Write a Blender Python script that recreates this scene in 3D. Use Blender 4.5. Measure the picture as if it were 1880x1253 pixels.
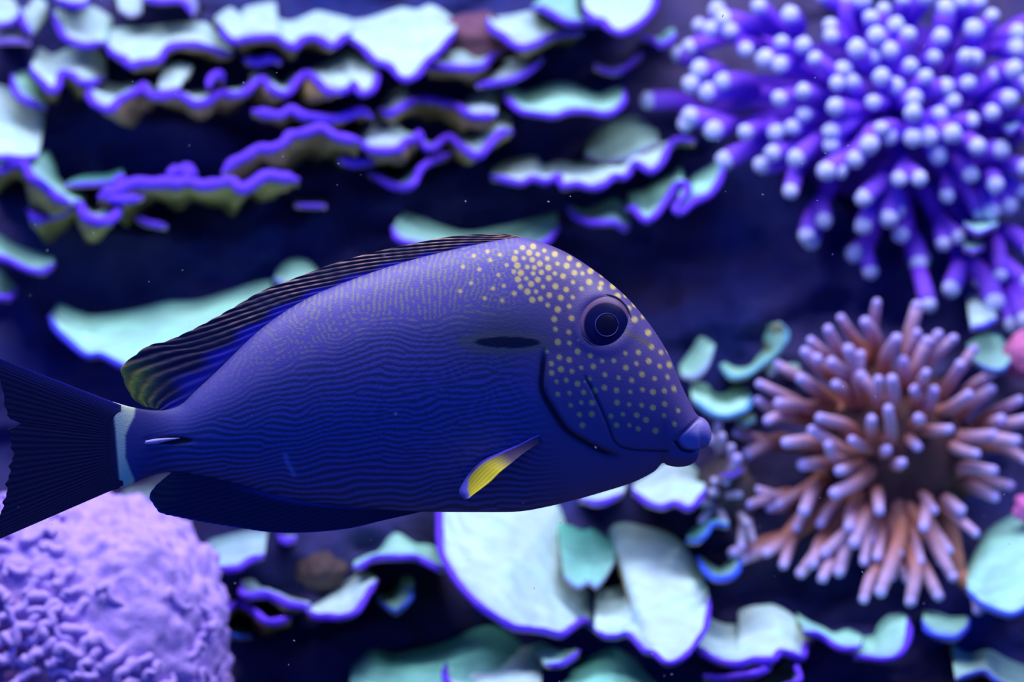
import bpy, math, random
import numpy as np
from mathutils import noise as mnoise, Vector

random.seed(11); rng = np.random.default_rng(7)
for o in list(bpy.data.objects): bpy.data.objects.remove(o)
scene = bpy.context.scene
COL = scene.collection

# ------------------------------------------------------------------ camera
CAMZ = 0.60; PITCH = math.radians(6.0); LENS = 85.0; FPX = LENS/36.0*1880.0
DFISH = 1.10
cam = bpy.data.cameras.new('camera'); cam.lens = LENS; cam.sensor_width = 36.0; cam.sensor_fit = 'HORIZONTAL'
cam.clip_start = 0.02; cam.clip_end = 50
cam.dof.use_dof = True; cam.dof.focus_distance = DFISH-0.012; cam.dof.aperture_fstop = 7.6
camo = bpy.data.objects.new('camera', cam); COL.objects.link(camo)
camo.location = (0, 0, CAMZ); camo.rotation_euler = (math.radians(90)-PITCH, 0, 0)
scene.camera = camo

# ------------------------------------------------------------------ world, lamps, exposure
w = bpy.data.worlds.new('water'); scene.world = w; w.use_nodes = True
bgn = w.node_tree.nodes['Background']
bgn.inputs[0].default_value = (0.004, 0.042, 0.36, 1); bgn.inputs[1].default_value = 1.7
def area(name, loc, rot, sx, sy, power, col):
    l = bpy.data.lights.new(name, 'AREA'); l.shape = 'RECTANGLE'; l.size = sx; l.size_y = sy
    l.energy = power; l.color = col
    o = bpy.data.objects.new(name, l); COL.objects.link(o); o.location = loc; o.rotation_euler = rot
    return o
area('aquarium_lamp', (0.0, 1.24, 1.34), (math.radians(16), 0, 0), 1.7, 0.45, 17, (0.88, 0.86, 1.0))
vs = scene.view_settings
vs.view_transform = 'Standard'; vs.look = 'None'; vs.gamma = 1.0; vs.use_curve_mapping = False
vs.exposure = 0.35

# ------------------------------------------------------------------ helpers
CP, SP = math.cos(PITCH), math.sin(PITCH)
def W(px, py, d):
    """photo pixel + distance along the view axis -> world point (arrays allowed)"""
    px = np.asarray(px, float); py = np.asarray(py, float); d = np.asarray(d, float)
    x = (px-940.0)/FPX*d; u = -(py-626.5)/FPX*d
    d = d + 0*x; u = u + 0*d
    return np.stack([x + 0*d, d*CP + u*SP, CAMZ + u*CP - d*SP], -1)
def lin(r, g, b):
    f = lambda c: (c/255/12.92) if c <= 10 else ((c/255+0.055)/1.055)**2.4
    return np.array([f(r), f(g), f(b)])
def sstep(a, b, x):
    t = np.clip((x-a)/(b-a), 0, 1); return t*t*(3-2*t)
def crspline(P, n):
    """n points evenly spaced on a Catmull-Rom curve through P"""
    P = np.asarray(P, float)
    if len(P) < 3: 
        t = np.linspace(0, 1, n)[:, None]; return P[0]*(1-t)+P[-1]*t
    Q = np.vstack([2*P[0]-P[1], P, 2*P[-1]-P[-2]]); out = []
    for i in range(1, len(Q)-2):
        a, b, c, d = Q[i-1], Q[i], Q[i+1], Q[i+2]
        t = np.linspace(0, 1, 12, endpoint=False)[:, None]
        out.append(0.5*((2*b)+(c-a)*t+(2*a-5*b+4*c-d)*t*t+(3*b-a-3*c+d)*t**3))
    out.append(P[-1:]); C = np.vstack(out)
    s = np.r_[0, np.cumsum(np.linalg.norm(np.diff(C, axis=0), axis=1))]
    q = np.linspace(0, s[-1], n)
    return np.stack([np.interp(q, s, C[:, k]) for k in range(C.shape[1])], -1)
def grid_faces(nu, nv, off=0, closed_u=False, flip=False):
    """quads of an nu x nv grid, index = off + i*nv + j"""
    i = np.arange(nu if closed_u else nu-1)[:, None]; j = np.arange(nv-1)[None, :]
    i2 = (i+1) % nu
    f = np.stack([off+i*nv+j, off+i2*nv+j, off+i2*nv+j+1, off+i*nv+j+1], -1).reshape(-1, 4)
    return f[:, ::-1] if flip else f
def mkmesh(name, V, F, mat, cols=None, smooth=True):
    me = bpy.data.meshes.new(name)
    me.from_pydata(np.asarray(V, float).tolist(), [], [list(map(int, f)) for f in F])
    if smooth: me.polygons.foreach_set('use_smooth', [True]*len(me.polygons))
    if cols is not None:
        a = me.color_attributes.new('Col', 'FLOAT_COLOR', 'POINT')
        c = np.ones((len(V), 4)); c[:, :3] = np.clip(cols, 0, 1)
        a.data.foreach_set('color', c.ravel())
    me.materials.append(mat); me.update()
    return me
def mk(name, V, F, mat, parent=None, cols=None, origin=None, smooth=True):
    """V in world space; origin defaults to the parent's world place, else the centroid"""
    V = np.asarray(V, float)
    base = wloc(parent) if parent is not None else None
    if origin is None: origin = base if base is not None else V.mean(0)
    origin = np.asarray(origin, float)
    o = bpy.data.objects.new(name, mkmesh(name, V-origin, F, mat, cols, smooth)); COL.objects.link(o)
    if parent is not None:
        o.parent = parent; o.location = origin-base
    else: o.location = origin
    return o
def wloc(o):
    p = np.zeros(3)
    while o is not None: p = p + np.array(o.location); o = o.parent
    return p
def thing(name, loc, label, cat, group=None):
    o = bpy.data.objects.new(name, None); COL.objects.link(o); o.location = tuple(loc); o.empty_display_size = 0.01
    tag(o, label, cat, group); return o
def tag(o, label=None, cat=None, group=None, kind=None):
    if label: o['label'] = label
    if cat: o['category'] = cat
    if group: o['group'] = group
    if kind: o['kind'] = kind
    return o
def tube(C, R, ns=8, cap=True):
    """tube round the centre line C (n,3) with radii R; rounded closed ends"""
    C = np.asarray(C, float); n = len(C); R = np.broadcast_to(np.asarray(R, float), (n,)).copy()
    T = np.gradient(C, axis=0); T /= np.linalg.norm(T, axis=1)[:, None]+1e-12
    a = np.array([0, 0, 1.0]) if abs(T[0, 2]) < .9 else np.array([1.0, 0, 0])
    N = np.zeros_like(C); v = a
    for i in range(n):
        v = v-T[i]*np.dot(v, T[i]); v /= np.linalg.norm(v)+1e-12; N[i] = v
    B = np.cross(T, N)
    th = np.arange(ns)/ns*2*np.pi
    ring = C[:, None]+R[:, None, None]*(np.cos(th)[None, :, None]*N[:, None]+np.sin(th)[None, :, None]*B[:, None])
    V = ring.reshape(-1, 3); F = []
    for i in range(n-1):
        for j in range(ns):
            k = (j+1) % ns; F.append((i*ns+j, i*ns+k, (i+1)*ns+k, (i+1)*ns+j))
    if cap:
        V = np.vstack([V, C[0]-T[0]*R[0]*.8, C[-1]+T[-1]*R[-1]*.8]); s = n*ns
        for j in range(ns):
            k = (j+1) % ns; F.append((j, s, k)[::-1]); F.append(((n-1)*ns+j, s+1, (n-1)*ns+k)[::-1])
    return V, F
def vnoise(P, scale, octv=3):
    return np.array([mnoise.fractal(Vector(p)*scale, 1.0, 2.0, octv) for p in P])

# ------------------------------------------------------------------ materials
def mat_attr(name, rough=0.5, spec=0.3, bump=0.0, bscale=400, var=0.0, vscale=60, coat=0.0):
    """colour from the mesh's own colour layer, with fine procedural mottling and relief"""
    m = bpy.data.materials.new(name); m.use_nodes = True; nt = m.node_tree; b = nt.nodes['Principled BSDF']
    b.inputs['Roughness'].default_value = rough; b.inputs['Specular IOR Level'].default_value = spec
    b.inputs['Coat Weight'].default_value = coat
    at = nt.nodes.new('ShaderNodeAttribute'); at.attribute_name = 'Col'
    tc = nt.nodes.new('ShaderNodeTexCoord'); src = at.outputs['Color']
    if var:
        nz = nt.nodes.new('ShaderNodeTexNoise'); nz.inputs['Scale'].default_value = vscale; nz.inputs['Detail'].default_value = 4
        nt.links.new(tc.outputs['Object'], nz.inputs['Vector'])
        mr = nt.nodes.new('ShaderNodeMapRange'); mr.inputs['From Min'].default_value = .3; mr.inputs['From Max'].default_value = .7
        mr.inputs['To Min'].default_value = 1-var; mr.inputs['To Max'].default_value = 1+var*.5
        nt.links.new(nz.outputs['Fac'], mr.inputs['Value'])
        mx = nt.nodes.new('ShaderNodeVectorMath'); mx.operation = 'SCALE'
        nt.links.new(src, mx.inputs[0]); nt.links.new(mr.outputs['Result'], mx.inputs['Scale']); src = mx.outputs['Vector']
    nt.links.new(src, b.inputs['Base Color'])
    if bump:
        n2 = nt.nodes.new('ShaderNodeTexNoise'); n2.inputs['Scale'].default_value = bscale; n2.inputs['Detail'].default_value = 3
        nt.links.new(tc.outputs['Object'], n2.inputs['Vector'])
        bp = nt.nodes.new('ShaderNodeBump'); bp.inputs['Strength'].default_value = bump; bp.inputs['Distance'].default_value = .002
        nt.links.new(n2.outputs['Fac'], bp.inputs['Height']); nt.links.new(bp.outputs['Normal'], b.inputs['Normal'])
    return m
def mat_plain(name, col, rough=.6, spec=.3, var=.25, vscale=60, bump=.2, bscale=300, col2=None):
    m = bpy.data.materials.new(name); m.use_nodes = True; nt = m.node_tree; b = nt.nodes['Principled BSDF']
    b.inputs['Roughness'].default_value = rough; b.inputs['Specular IOR Level'].default_value = spec
    tc = nt.nodes.new('ShaderNodeTexCoord')
    nz = nt.nodes.new('ShaderNodeTexNoise'); nz.inputs['Scale'].default_value = vscale; nz.inputs['Detail'].default_value = 5
    nt.links.new(tc.outputs['Object'], nz.inputs['Vector'])
    rp = nt.nodes.new('ShaderNodeValToRGB'); c = np.array(col)
    rp.color_ramp.elements[0].position = .3; rp.color_ramp.elements[1].position = .7
    rp.color_ramp.elements[0].color = (*np.clip(c*(1-var), 0, 1), 1); rp.color_ramp.elements[1].color = (*(col2 if col2 is not None else np.clip(c*(1+var), 0, 1)), 1)
    nt.links.new(nz.outputs['Fac'], rp.inputs['Fac']); nt.links.new(rp.outputs['Color'], b.inputs['Base Color'])
    if bump:
        bp = nt.nodes.new('ShaderNodeBump'); bp.inputs['Strength'].default_value = bump; bp.inputs['Distance'].default_value = .004
        n2 = nt.nodes.new('ShaderNodeTexNoise'); n2.inputs['Scale'].default_value = bscale; n2.inputs['Detail'].default_value = 4
        nt.links.new(tc.outputs['Object'], n2.inputs['Vector'])
        nt.links.new(n2.outputs['Fac'], bp.inputs['Height']); nt.links.new(bp.outputs['Normal'], b.inputs['Normal'])
    return m
M_FISH = mat_attr('fish_skin', .42, .35, .12, 1400)
M_FIN = mat_attr('fin_membrane', .55, .25, .1, 900)
M_EYE = mat_attr('eye_wet', .25, .12, 0)
M_PLATE = mat_attr('plate_coral_skin', .7, .15, .35, 330, .14, 55)
M_RIM = mat_attr('plate_coral_rim', .6, .2, .25, 500, .12, 120)
M_BASE = mat_attr('coral_underside', .8, .1, .5, 160, .45, 40)
M_BRANCH = mat_attr('branch_coral_skin', .6, .2, .3, 700, .12, 120)
M_TIP = mat_attr('branch_coral_tip', .65, .2, .5, 900)
M_MOUND = mat_attr('mound_coral_skin', .65, .2, .35, 500, .15, 90)
M_ROCK = mat_plain('reef_rock', (.024, .040, .25), .9, .1, .3, 9, .9, 60, col2=(.088, .068, .15))  # navy of the water haze put into the rock's own colour
M_SAND = mat_plain('sand', (.07, .065, .06), .9, .1, .2, 120, .3, 400)
M_BACK = mat_plain('blue_backdrop', (.012, .014, .10), .9, .05, .1, 2, 0)

# ------------------------------------------------------------------ the setting
def drock(px, py):
    """distance of the reef face behind a pixel: it leans back towards the top"""
    return 1.86-0.30*(np.asarray(py, float)/1253.0)+0*np.asarray(px, float)
gx = np.arange(-900, 2800, 15.0); gy = np.arange(-330, 2500, 15.0)
GX, GY = np.meshgrid(gx, gy, indexing='ij')
P0 = np.stack([GX.ravel(), GY.ravel()], -1)
D0 = drock(np.clip(P0[:, 0], -900, 2800), np.clip(P0[:, 1], -600, 1700))
n1 = np.array([mnoise.fractal(Vector((p[0]*.0045, p[1]*.008, 3.1)), 1.0, 2.0, 4) for p in P0])
n2 = np.array([mnoise.ridged_multi_fractal(Vector((p[0]*.012, p[1]*.02, 9.7)), 1.0, 2.0, 3, 1.0, 2.0) for p in P0])
D1 = D0+0.040+0.032*np.clip(n1, -.9, 1.4)-0.010*np.clip(n2-.8, -1, 1)
VR = W(P0[:, 0], P0[:, 1], D1); VR[:, 2] = np.maximum(VR[:, 2], -.02)
rock = mk('reef_rock', VR, grid_faces(len(gx), len(gy), flip=True), M_ROCK)
tag(rock, 'dark lumpy brown reef rock face behind all the corals', 'rock', kind='structure')
def plane(name, pts, mat):
    return mk(name, pts, [(0, 1, 2, 3)], mat, smooth=False)
tag(plane('floor', [(-2, -.3, 0), (2, -.3, 0), (2, 3.2, 0), (-2, 3.2, 0)], M_SAND), 'pale sand tank floor below the reef', 'floor', kind='structure')
tag(plane('wall_back', [(-2, 2.6, 0), (2, 2.6, 0), (2, 2.6, 2.2), (-2, 2.6, 2.2)], M_BACK), 'deep blue back wall of the aquarium', 'wall', kind='structure')

# ------------------------------------------------------------------ plate corals
CROP = {'A': (0, 0, 2.914), 'B': (600, 0, 2.914), 'C': (1160, 0, 2.611), 'D': (1240, 480, 2.914), 'E': (1240, 823, 2.914),
        'F': (600, 823, 2.914), 'G': (0, 823, 2.914), 'H': (0, 380, 2.914), 'P': (0, 0, 1.0), 'K': (940, 400, 4.64), 'L': (940, 640, 4.64)}
def pts(crop, s):
    ox, oy, k = CROP[crop]
    return np.array([[float(a) for a in q.split(',')] for q in s.split()])/k+[ox, oy]
PALE = np.array([.60, .84, .78]); MINT = np.array([.36, .78, .58]); TEAL = np.array([.12, .50, .36]); DIM = np.array([.16, .30, .22])
LAV = np.array([.50, .45, .85]); BLUE = np.array([.2, .3, .7])
RIMC = np.array([.16, .055, .80]); UNDER = np.array([.46, .33, .13])
def plate(front, back, p=.08, col=PALE, rim=6.0, under=0, label='', group=None, dd=0.0, rimcol=RIMC, seed=0):
    L = np.linalg.norm(np.diff(front, axis=0), axis=1).sum()
    nu = int(np.clip(L/5, 16, 130)); 
    Fp = crspline(front, nu)
    if back is None: Bp = Fp+np.array([0, -5.0]); span0 = np.full(nu, 1.0)
    else:
        Bp = crspline(back, nu); dist = np.linalg.norm(Fp-Bp, axis=1); span0 = np.clip(dist/np.percentile(dist, 75), .12, 1.25)**.6
    nv = int(np.clip(np.linalg.norm(Fp-Bp, axis=1).max()/6, 7, 34))
    span = np.convolve(np.pad(span0, 3, mode='edge'), np.ones(7)/7, 'valid')
    df = drock(Fp[:, 0], Fp[:, 1])-p*span+dd; db = drock(Bp[:, 0], Bp[:, 1])+.01+dd
    v = np.linspace(0, 1, nv)
    PX = Fp[:, None, :]*(1-v)[None, :, None]+Bp[:, None, :]*v[None, :, None]
    DD = df[:, None]*(1-v)+db[:, None]*v
    T = W(PX[..., 0], PX[..., 1], DD)                                   # nu, nv, 3
    ph = random.random()*9+seed
    flat = T.reshape(-1, 3)
    nz = np.array([mnoise.noise(Vector((q[0]*38+ph, q[1]*38, q[2]*38))) for q in flat]).reshape(nu, nv)
    n2 = np.array([mnoise.noise(Vector((q[0]*110+ph, q[1]*110, q[2]*60))) for q in flat]).reshape(nu, nv)
    amp = np.sin(np.pi*np.clip(v, 0, 1)**.6)[None, :]
    T[..., 2] += (nz*.0042+n2*.0016+.0010*np.sin(v*34+ph)[None, :])*amp*min(1, np.ptp(PX[..., 1])/60+.25)
    ext = W(Bp[:, 0], Bp[:, 1]+1, db+.10)[:, None, :]
    T = np.concatenate([T, ext], 1); nv2 = nv+1
    th = .0022+.003*np.r_[v, 1][None, :, None]
    Bt = T-np.array([0, 0, 1])*th
    V = np.vstack([T.reshape(-1, 3), Bt.reshape(-1, 3)]); n = nu*nv2
    F = [grid_faces(nu, nv2, 0), grid_faces(nu, nv2, n, flip=True)]
    q = []
    for i in range(nu-1): q += [(i*nv2, n+i*nv2, n+(i+1)*nv2, (i+1)*nv2)]
    for j in range(nv2-1): q += [(j, j+1, n+j+1, n+j), ((nu-1)*nv2+j, n+(nu-1)*nv2+j, n+(nu-1)*nv2+j+1, (nu-1)*nv2+j+1)]
    F = np.vstack(F+[np.array(q)])
    hp = np.linalg.norm(Fp-Bp, axis=1).mean()
    edge = np.clip(1-v*hp/(rim*1.6+3), 0, 1)[None, :, None]*np.ones((nu, 1, 1))
    c = (np.asarray(col)*(1-.35*(1-v[:, None]))+PALE*1.08*.35*(1-v[:, None]))[None]*(1+.12*nz[..., None]+.10*n2[..., None])*(1-np.array([.10, .0, .06])*np.clip(nz*2, 0, 1)[..., None])
    c = c*(1-edge)+(np.asarray(rimcol)*.6+np.asarray(col)*.4)[None, None, :]*edge
    c = np.concatenate([c, c[:, -1:]], 1).reshape(-1, 3); c = np.vstack([c, np.broadcast_to(UNDER, c.shape)])
    org = T[:, -2].mean(0)
    root = thing('plate_coral', org, label, 'coral', group)
    mk('plate', V, F, M_PLATE, root, c)
    if rim > 0:
        C = W(Fp[:, 0], Fp[:, 1]-rim*.25, df+.0005)
        rr = rim*df/FPX*(1+.22*np.array([mnoise.noise(Vector((a*.06, b*.06, ph))) for a, b in Fp]))
        rr *= np.clip(np.minimum(np.arange(nu), np.arange(nu)[::-1])/3.0, .45, 1)
        rv, rf = tube(C, rr, 8)
        mk('rim', rv, rf, M_RIM, root, np.broadcast_to(np.asarray(rimcol), (len(rv), 3)))
    if under > 0:
        m = 9; cx = Fp[:, 0].mean(); w_ = np.linspace(0, 1, m)
        ux = Fp[:, 0][:, None]+(cx-Fp[:, 0])[:, None]*.30*w_**1.3
        jag = np.array([.75+.6*mnoise.noise(Vector((a*.02, ph, 1))) for a in Fp[:, 0]])
        uy = Fp[:, 1][:, None]+1+under*jag[:, None]*w_**.9
        ud = df[:, None]+.004+(drock(Fp[:, 0], Fp[:, 1]+under)[:, None]+.06-df[:, None])*w_**2.6
        U = W(ux, uy, ud)
        U += .004*np.array([mnoise.noise_vector(Vector(q_)*50) for q_ in U.reshape(-1, 3)]).reshape(U.shape)*(w_>0)[None, :, None]
        mk('underside', U.reshape(-1, 3), grid_faces(nu, m, flip=True), M_BASE, root, np.broadcast_to(UNDER, (nu*m, 3)))
    return root
def pl(crop, f, b, **k): return plate(pts(crop, f), pts(crop, b) if b else None, **k)
GS = 'small plate coral scraps on the rock'
# upper left
pl('A', '110,60 125,130 170,190', '200,-20 250,20 250,70', rim=6, p=.05, label='short upright pale plate coral beside the top left lavender scrap')
pl('A', '285,80 310,140 340,200 400,235 470,250 560,232', '300,45 400,70 480,30 580,80 600,110 600,160', rim=7, label='curled pale mint plate coral with a deep purple rounded left edge')
pl('A', '570,240 600,290 660,320 700,355 760,340 850,325 890,265 960,245 1050,245 1130,265 1200,290 1245,290', '600,150 700,145 800,140 900,128 1000,118 1100,122 1160,170 1240,260', rim=7, under=22, p=.09, label='long bright white plate coral with stepped purple front edge')
pl('A', '1180,140 1200,190 1250,225 1310,215 1400,205 1480,205 1530,240 1580,255 1620,215 1700,210 1780,250 1840,205 1880,180', '1150,90 1230,40 1290,75 1310,40 1450,10 1480,30 1470,85 1550,112 1640,80 1700,60 1800,80 1880,100', rim=7, under=25, p=.09, label='bright white plate coral with an upturned lobe on its back edge')
pl('A', '165,360 180,400 230,450 270,490 310,470 325,400 390,410 430,445 500,450 560,420', '185,290 215,255 280,290 370,255 460,250 540,250 565,300 572,400', rim=7, under=28, label='chunky white plate coral with a drooping purple lobe at its left')
pl('A', '65,410 75,480 110,530 200,570 245,580', '90,390 150,375 200,400 240,480 255,530', rim=7, col=MINT, p=.07, label='small cupped mint plate coral with dark blue purple rim')
pl('A', '480,470 480,530 520,570 590,590 640,540 740,490 765,460 800,510 860,520 940,510 990,530 1040,560 1110,550 1170,505 1250,515 1310,500 1400,430 1450,480 1530,510 1590,440 1640,400 1700,440 1750,490 1820,500', '490,445 560,438 640,450 700,440 750,438 800,450 860,475 940,488 1000,490 1080,480 1180,480 1260,470 1330,440 1350,390 1440,380 1500,440 1570,390 1640,370 1700,340 1780,310', rim=7.5, under=40, p=.10, label='longest wavy plate coral with thick violet rim over olive underside')
pl('A', '840,465 880,475 960,462', '880,350 950,330 1030,350', rim=0, p=.03, dd=-.05, label='pale tongue of coral standing behind the longest wavy plate')
pl('A', '1310,325 1380,338 1450,320 1500,338', '1330,315 1390,318 1450,295 1495,290', rim=9, p=.06, label='short thick violet ledge of coral between two white plates')
pl('A', '1112,478 1130,425 1170,402 1195,440', '1118,470 1135,430 1168,408 1190,440', rim=8, p=.10, label='round violet knob growing on the longest wavy plate edge')
pl('A', '1350,600 1420,612 1500,620 1560,590 1620,622 1700,632 1780,642 1865,622 1930,600 1990,630', None, rim=8.5, under=30, p=.085, label='thin violet coral ledge seen edge on, shorter and uppermost of three')
pl('A', '1190,930 1240,880 1320,840 1380,802 1450,800 1520,770 1550,732 1620,720 1720,692 1790,732 1865,752 1940,765', None, rim=9.5, under=62, p=.10, label='rising violet coral ledge seen edge on over brown underside')
pl('A', '530,1065 570,1040 620,1030 680,1000 740,985 820,990 880,985 950,990 1010,980 1080,1000 1160,990 1240,980 1290,1020 1340,1000 1420,950 1500,955 1595,970', None, rim=11, under=55, p=.11, label='lumpy violet coral ledge with a knobbed cluster on top')
for q in ('900,960 925,925 965,905', '950,940 990,900 1040,920', '980,960 1020,930 1050,945', '620,1010 640,960 660,985'):
    pl('A', q, None, rim=9, p=.108, label='small violet knob on the lumpy coral ledge', group='knobs on the lumpy violet ledge')
pl('A', '560,1062 640,1075 720,1070 765,1060', None, rim=8, p=.12, label='short violet coral lip under the lumpy ledge')
pl('A', '-80,850 60,850 140,855 205,835', '-80,440 60,475 150,560 240,610', rim=6, p=.10, label='broad pale green plate coral cut by the tank side, above a sloping violet ledge')
pl('A', '-90,950 0,920 60,893 130,893 165,955 230,1000 300,1060 375,1092', '-90,865 60,870 140,872 195,850 250,800 290,870 320,960 400,1020 480,1062', rim=8.5, under=55, col=MINT, p=.12, label='sloping mint plate coral with violet ledge running down to the right')
pl('A', '150,1130 200,1180 280,1160 350,1130 380,1100 430,1110 450,1160 510,1190 570,1190 620,1160 632,1110 600,1088', '160,1122 220,1150 300,1135 360,1095 400,1075 450,1080 490,1110 530,1095 570,1100 595,1110 605,1100 598,1092', rim=9.5, under=40, p=.13, label='curling violet coral ledge hooked up at its right end')
pl('A', '730,1170 800,1200 890,1215', '745,1155 810,1180 895,1195', rim=7, p=.08, label='lone short violet coral lip on dark rock')
pl('A', '1580,1100 1660,1105 1745,1105', '1570,1062 1660,1070 1740,1065', rim=4, col=DIM, p=.05, label='faint grey green coral scrap in a dark hollow')
pl('A', '340,995 460,988 560,982 670,960', '380,960 460,938 570,930 655,900', rim=4, col=TEAL, p=.06, label='dim teal coral strip behind the lumpy violet ledge')
pl('A', '300,0 370,30 450,32 475,0', '310,-60 370,-60 450,-60 470,-40', rim=7, label='white plate coral tip hanging from the top beside the curled mint plate')
pl('A', '760,-5 860,12 960,8 1000,30 1032,85', '770,-60 860,-60 960,-60 1040,-30 1060,30', rim=6, col=LAV, p=.06, label='lavender coral strip above the long stepped white plate')
pl('A', '640,50 700,80 760,60', '620,-40 690,-50 760,-40', rim=0, col=PALE, p=.04, label='pale grey coral flap above the long stepped white plate')
pl('A', '-40,140 60,125 102,80', '-40,-20 60,-10 95,30', rim=4, p=.06, label='pale coral flap at the reef edge, highest of the column')
pl('A', '-40,230 100,225 165,232', '-40,150 80,160 140,190', rim=3, col=LAV*.6, p=.06, label='dull lavender coral scrap under the pale flap')
# upper middle
pl('B', '90,200 180,250 260,330 340,360 380,410 430,430 490,400 530,340 600,280 650,220 690,170', '60,110 200,100 300,70 400,40 480,50 550,25 620,55 690,110', rim=6.5, p=.10, label='largest white plate coral drooping to a blunt purple point')
pl('B', '-40,480 0,490 60,500 120,480 148,450 180,505 240,490 265,440 270,370', '-60,380 0,320 60,285 110,250 170,245 230,265 262,310 270,340', rim=7, p=.12, label='white plate coral apron with a notch in its purple front edge')
pl('B', '510,370 560,360 640,366 720,370 800,370 850,350 880,310 935,285', '560,330 640,305 660,270 720,258 790,298 850,290 890,280 925,280', rim=7, under=40, p=.09, label='white and violet plate coral with olive underside beside the blunt white plate')
pl('B', '800,460 880,452 960,440 1040,410 1100,370 1155,320', '860,400 900,370 940,330 1000,308 1060,328 1130,308', rim=6, col=PALE*.9, p=.09, label='pale plate coral wing rising to a violet right tip')
pl('B', '860,110 880,160 940,195 990,240 1050,260 1120,240 1200,200 1280,185 1370,180', '880,90 980,80 1090,58 1140,68 1200,110 1260,150 1360,158', rim=7, under=28, p=.10, label='white plate coral wedge with a violet tail over brown rock')
pl('B', '1095,50 1150,50 1220,90 1280,125 1350,130 1440,130 1490,125', '1110,20 1160,-30 1240,-40 1320,-30 1350,40 1370,100 1480,112', rim=6.5, col=MINT, p=.10, label='mint plate coral at the top between two white plates')
pl('B', '1378,50 1420,110 1480,122 1515,160 1580,180 1650,150 1710,100 1752,40 1770,-60', '1370,-50 1410,-90 1450,-100 1500,-110 1560,-110 1620,-110 1680,-100 1730,-90 1765,-80', rim=7, p=.12, label='big rounded white plate coral beside the purple branching coral')
pl('B', '1675,200 1740,220 1790,250 1840,222 1868,190', '1690,190 1770,200 1820,160 1855,150', rim=6.5, col=MINT, p=.10, label='tiny mint and violet coral cup below the purple branching coral')
pl('B', '1430,360 1490,385 1560,390 1620,350 1692,290', '1440,350 1490,368 1560,365 1620,330 1685,280', rim=5.5, col=BLUE*.6, p=.06, rimcol=RIMC*.55, label='dim blue crescent of coral on dark rock')
pl('B', '285,590 330,615 400,580 460,545 540,540 620,556 700,576 760,620 830,630 905,620', '300,550 340,490 420,470 455,520 540,528 640,535 720,545 780,500 860,478 920,500', rim=7, under=45, p=.10, label='violet rimmed plate coral arch with white ends')
pl('B', '940,500 980,550 1040,600 1120,615 1220,625 1300,600 1400,600 1480,615 1540,600 1590,545 1590,490', '930,480 980,460 1050,490 1120,470 1200,440 1300,440 1370,470 1450,500 1530,470 1575,460', rim=6, col=MINT*1.1, p=.11, label='mint green boat shaped plate coral above a dark hollow')
pl('B', '150,740 190,780 240,810 320,815 390,800 420,765 470,752 495,722 520,790 570,800 610,762 660,740 720,790 790,840 830,830 870,780 930,720 990,710', '150,720 190,660 210,600 280,590 360,640 410,715 480,712 520,740 560,760 620,740 680,735 720,725 780,705 840,665 910,590 985,625', rim=8, under=42, p=.11, label='wavy violet ledge with a white fan at one end and a wing at the other')
pl('B', '65,860 150,880 275,862', None, rim=9, p=.07, label='short straight violet coral bar under the rising ledge')
pl('B', '225,930 280,960 350,1000 420,1010 470,980 500,912 560,870 660,830', '230,915 300,930 380,945 430,905 490,860 560,840 650,822', rim=8, p=.09, col=MINT, label='tick shaped violet plate coral with a thin mint top')
pl('P', '902,326 930,333 957,338 978,330 1002,336 1026,326 1032,343 1060,340 1087,347 1111,340 1128,326 1149,326 1166,302 1180,309 1197,316 1215,300 1228,272 1245,258 1276,260', '905,309 930,295 960,288 984,288 998,302 1026,295 1053,299 1087,292 1115,292 1135,288 1149,275 1170,261 1190,261 1205,264 1218,262 1232,258 1248,252 1272,254', rim=7, p=.12, label='long mint plate coral with scalloped violet edge above the fish head')
pl('B', '1380,830 1480,862 1600,850 1700,800 1785,760', '1390,760 1460,690 1560,640 1660,620 1770,700', rim=0, col=DIM*1.3, p=.05, label='dim grey green coral dome behind the scalloped mint plate')
pl('B', '1290,1110 1330,1160 1400,1195 1480,1200 1540,1200 1590,1232 1622,1210', '1310,1100 1380,1120 1460,1090 1530,1060 1580,1080 1615,1160', rim=7, col=MINT, p=.10, label='small mint plate coral with violet lip dipping right')
pl('C', '-25,1010 0,1000 60,1060 110,1040 170,960 210,900 250,890 270,920 205,1005 240,1020 300,970 370,940 420,870 440,800', '-20,930 0,920 60,905 120,870 190,835 230,800 250,840 262,870 280,860 300,840 340,815 370,800 410,770 425,765', rim=7, col=MINT*1.1, p=.13, label='frilled mint plate coral with a violet loop below the purple branching coral')
pl('P', '720,420 740,445 850,460 950,458 1000,448 1027,418', '740,388 770,398 850,425 920,415 960,405 1020,390', rim=6, col=MINT*.9, p=.08, label='shaded green plate coral just behind the fish back fin')  # shade behind the fin put into a darker mint
# left, middle height
pl('H', '-80,262 0,280 60,300 120,330 180,350 240,350 292,310', '-80,120 0,150 60,190 130,220 200,240 290,268', rim=7, col=MINT*1.1, p=.10, label='mint plate coral wedge cut by the tank side, below the curling ledge')
pl('H', '-80,490 0,490 50,490 92,440', '-80,320 0,340 40,380 82,420', rim=6, col=MINT*.8, p=.09, label='shaded mint coral tip under the mint wedge')  # mint darkened to paint in the shade under the wedge
pl('H', '265,590 300,660 360,720 460,800 540,800 640,850 740,880 900,870 1100,800 1300,720 1480,600', '280,560 320,520 420,560 500,580 660,560 780,535 900,505 1050,500 1200,460 1350,410 1450,390', rim=6.5, col=MINT, p=.15, rimcol=np.array([.08, .08, .8]), label='wide mint plate coral half hidden behind the fish back fin')
pl('H', '1465,390 1550,430 1640,430 1705,360', '1480,340 1530,290 1590,275 1650,290 1695,335', rim=4, col=MINT*.9, p=.06, rimcol=np.array([.1, .15, .8]), label='round green coral knob peeping over the fish back fin')
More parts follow.
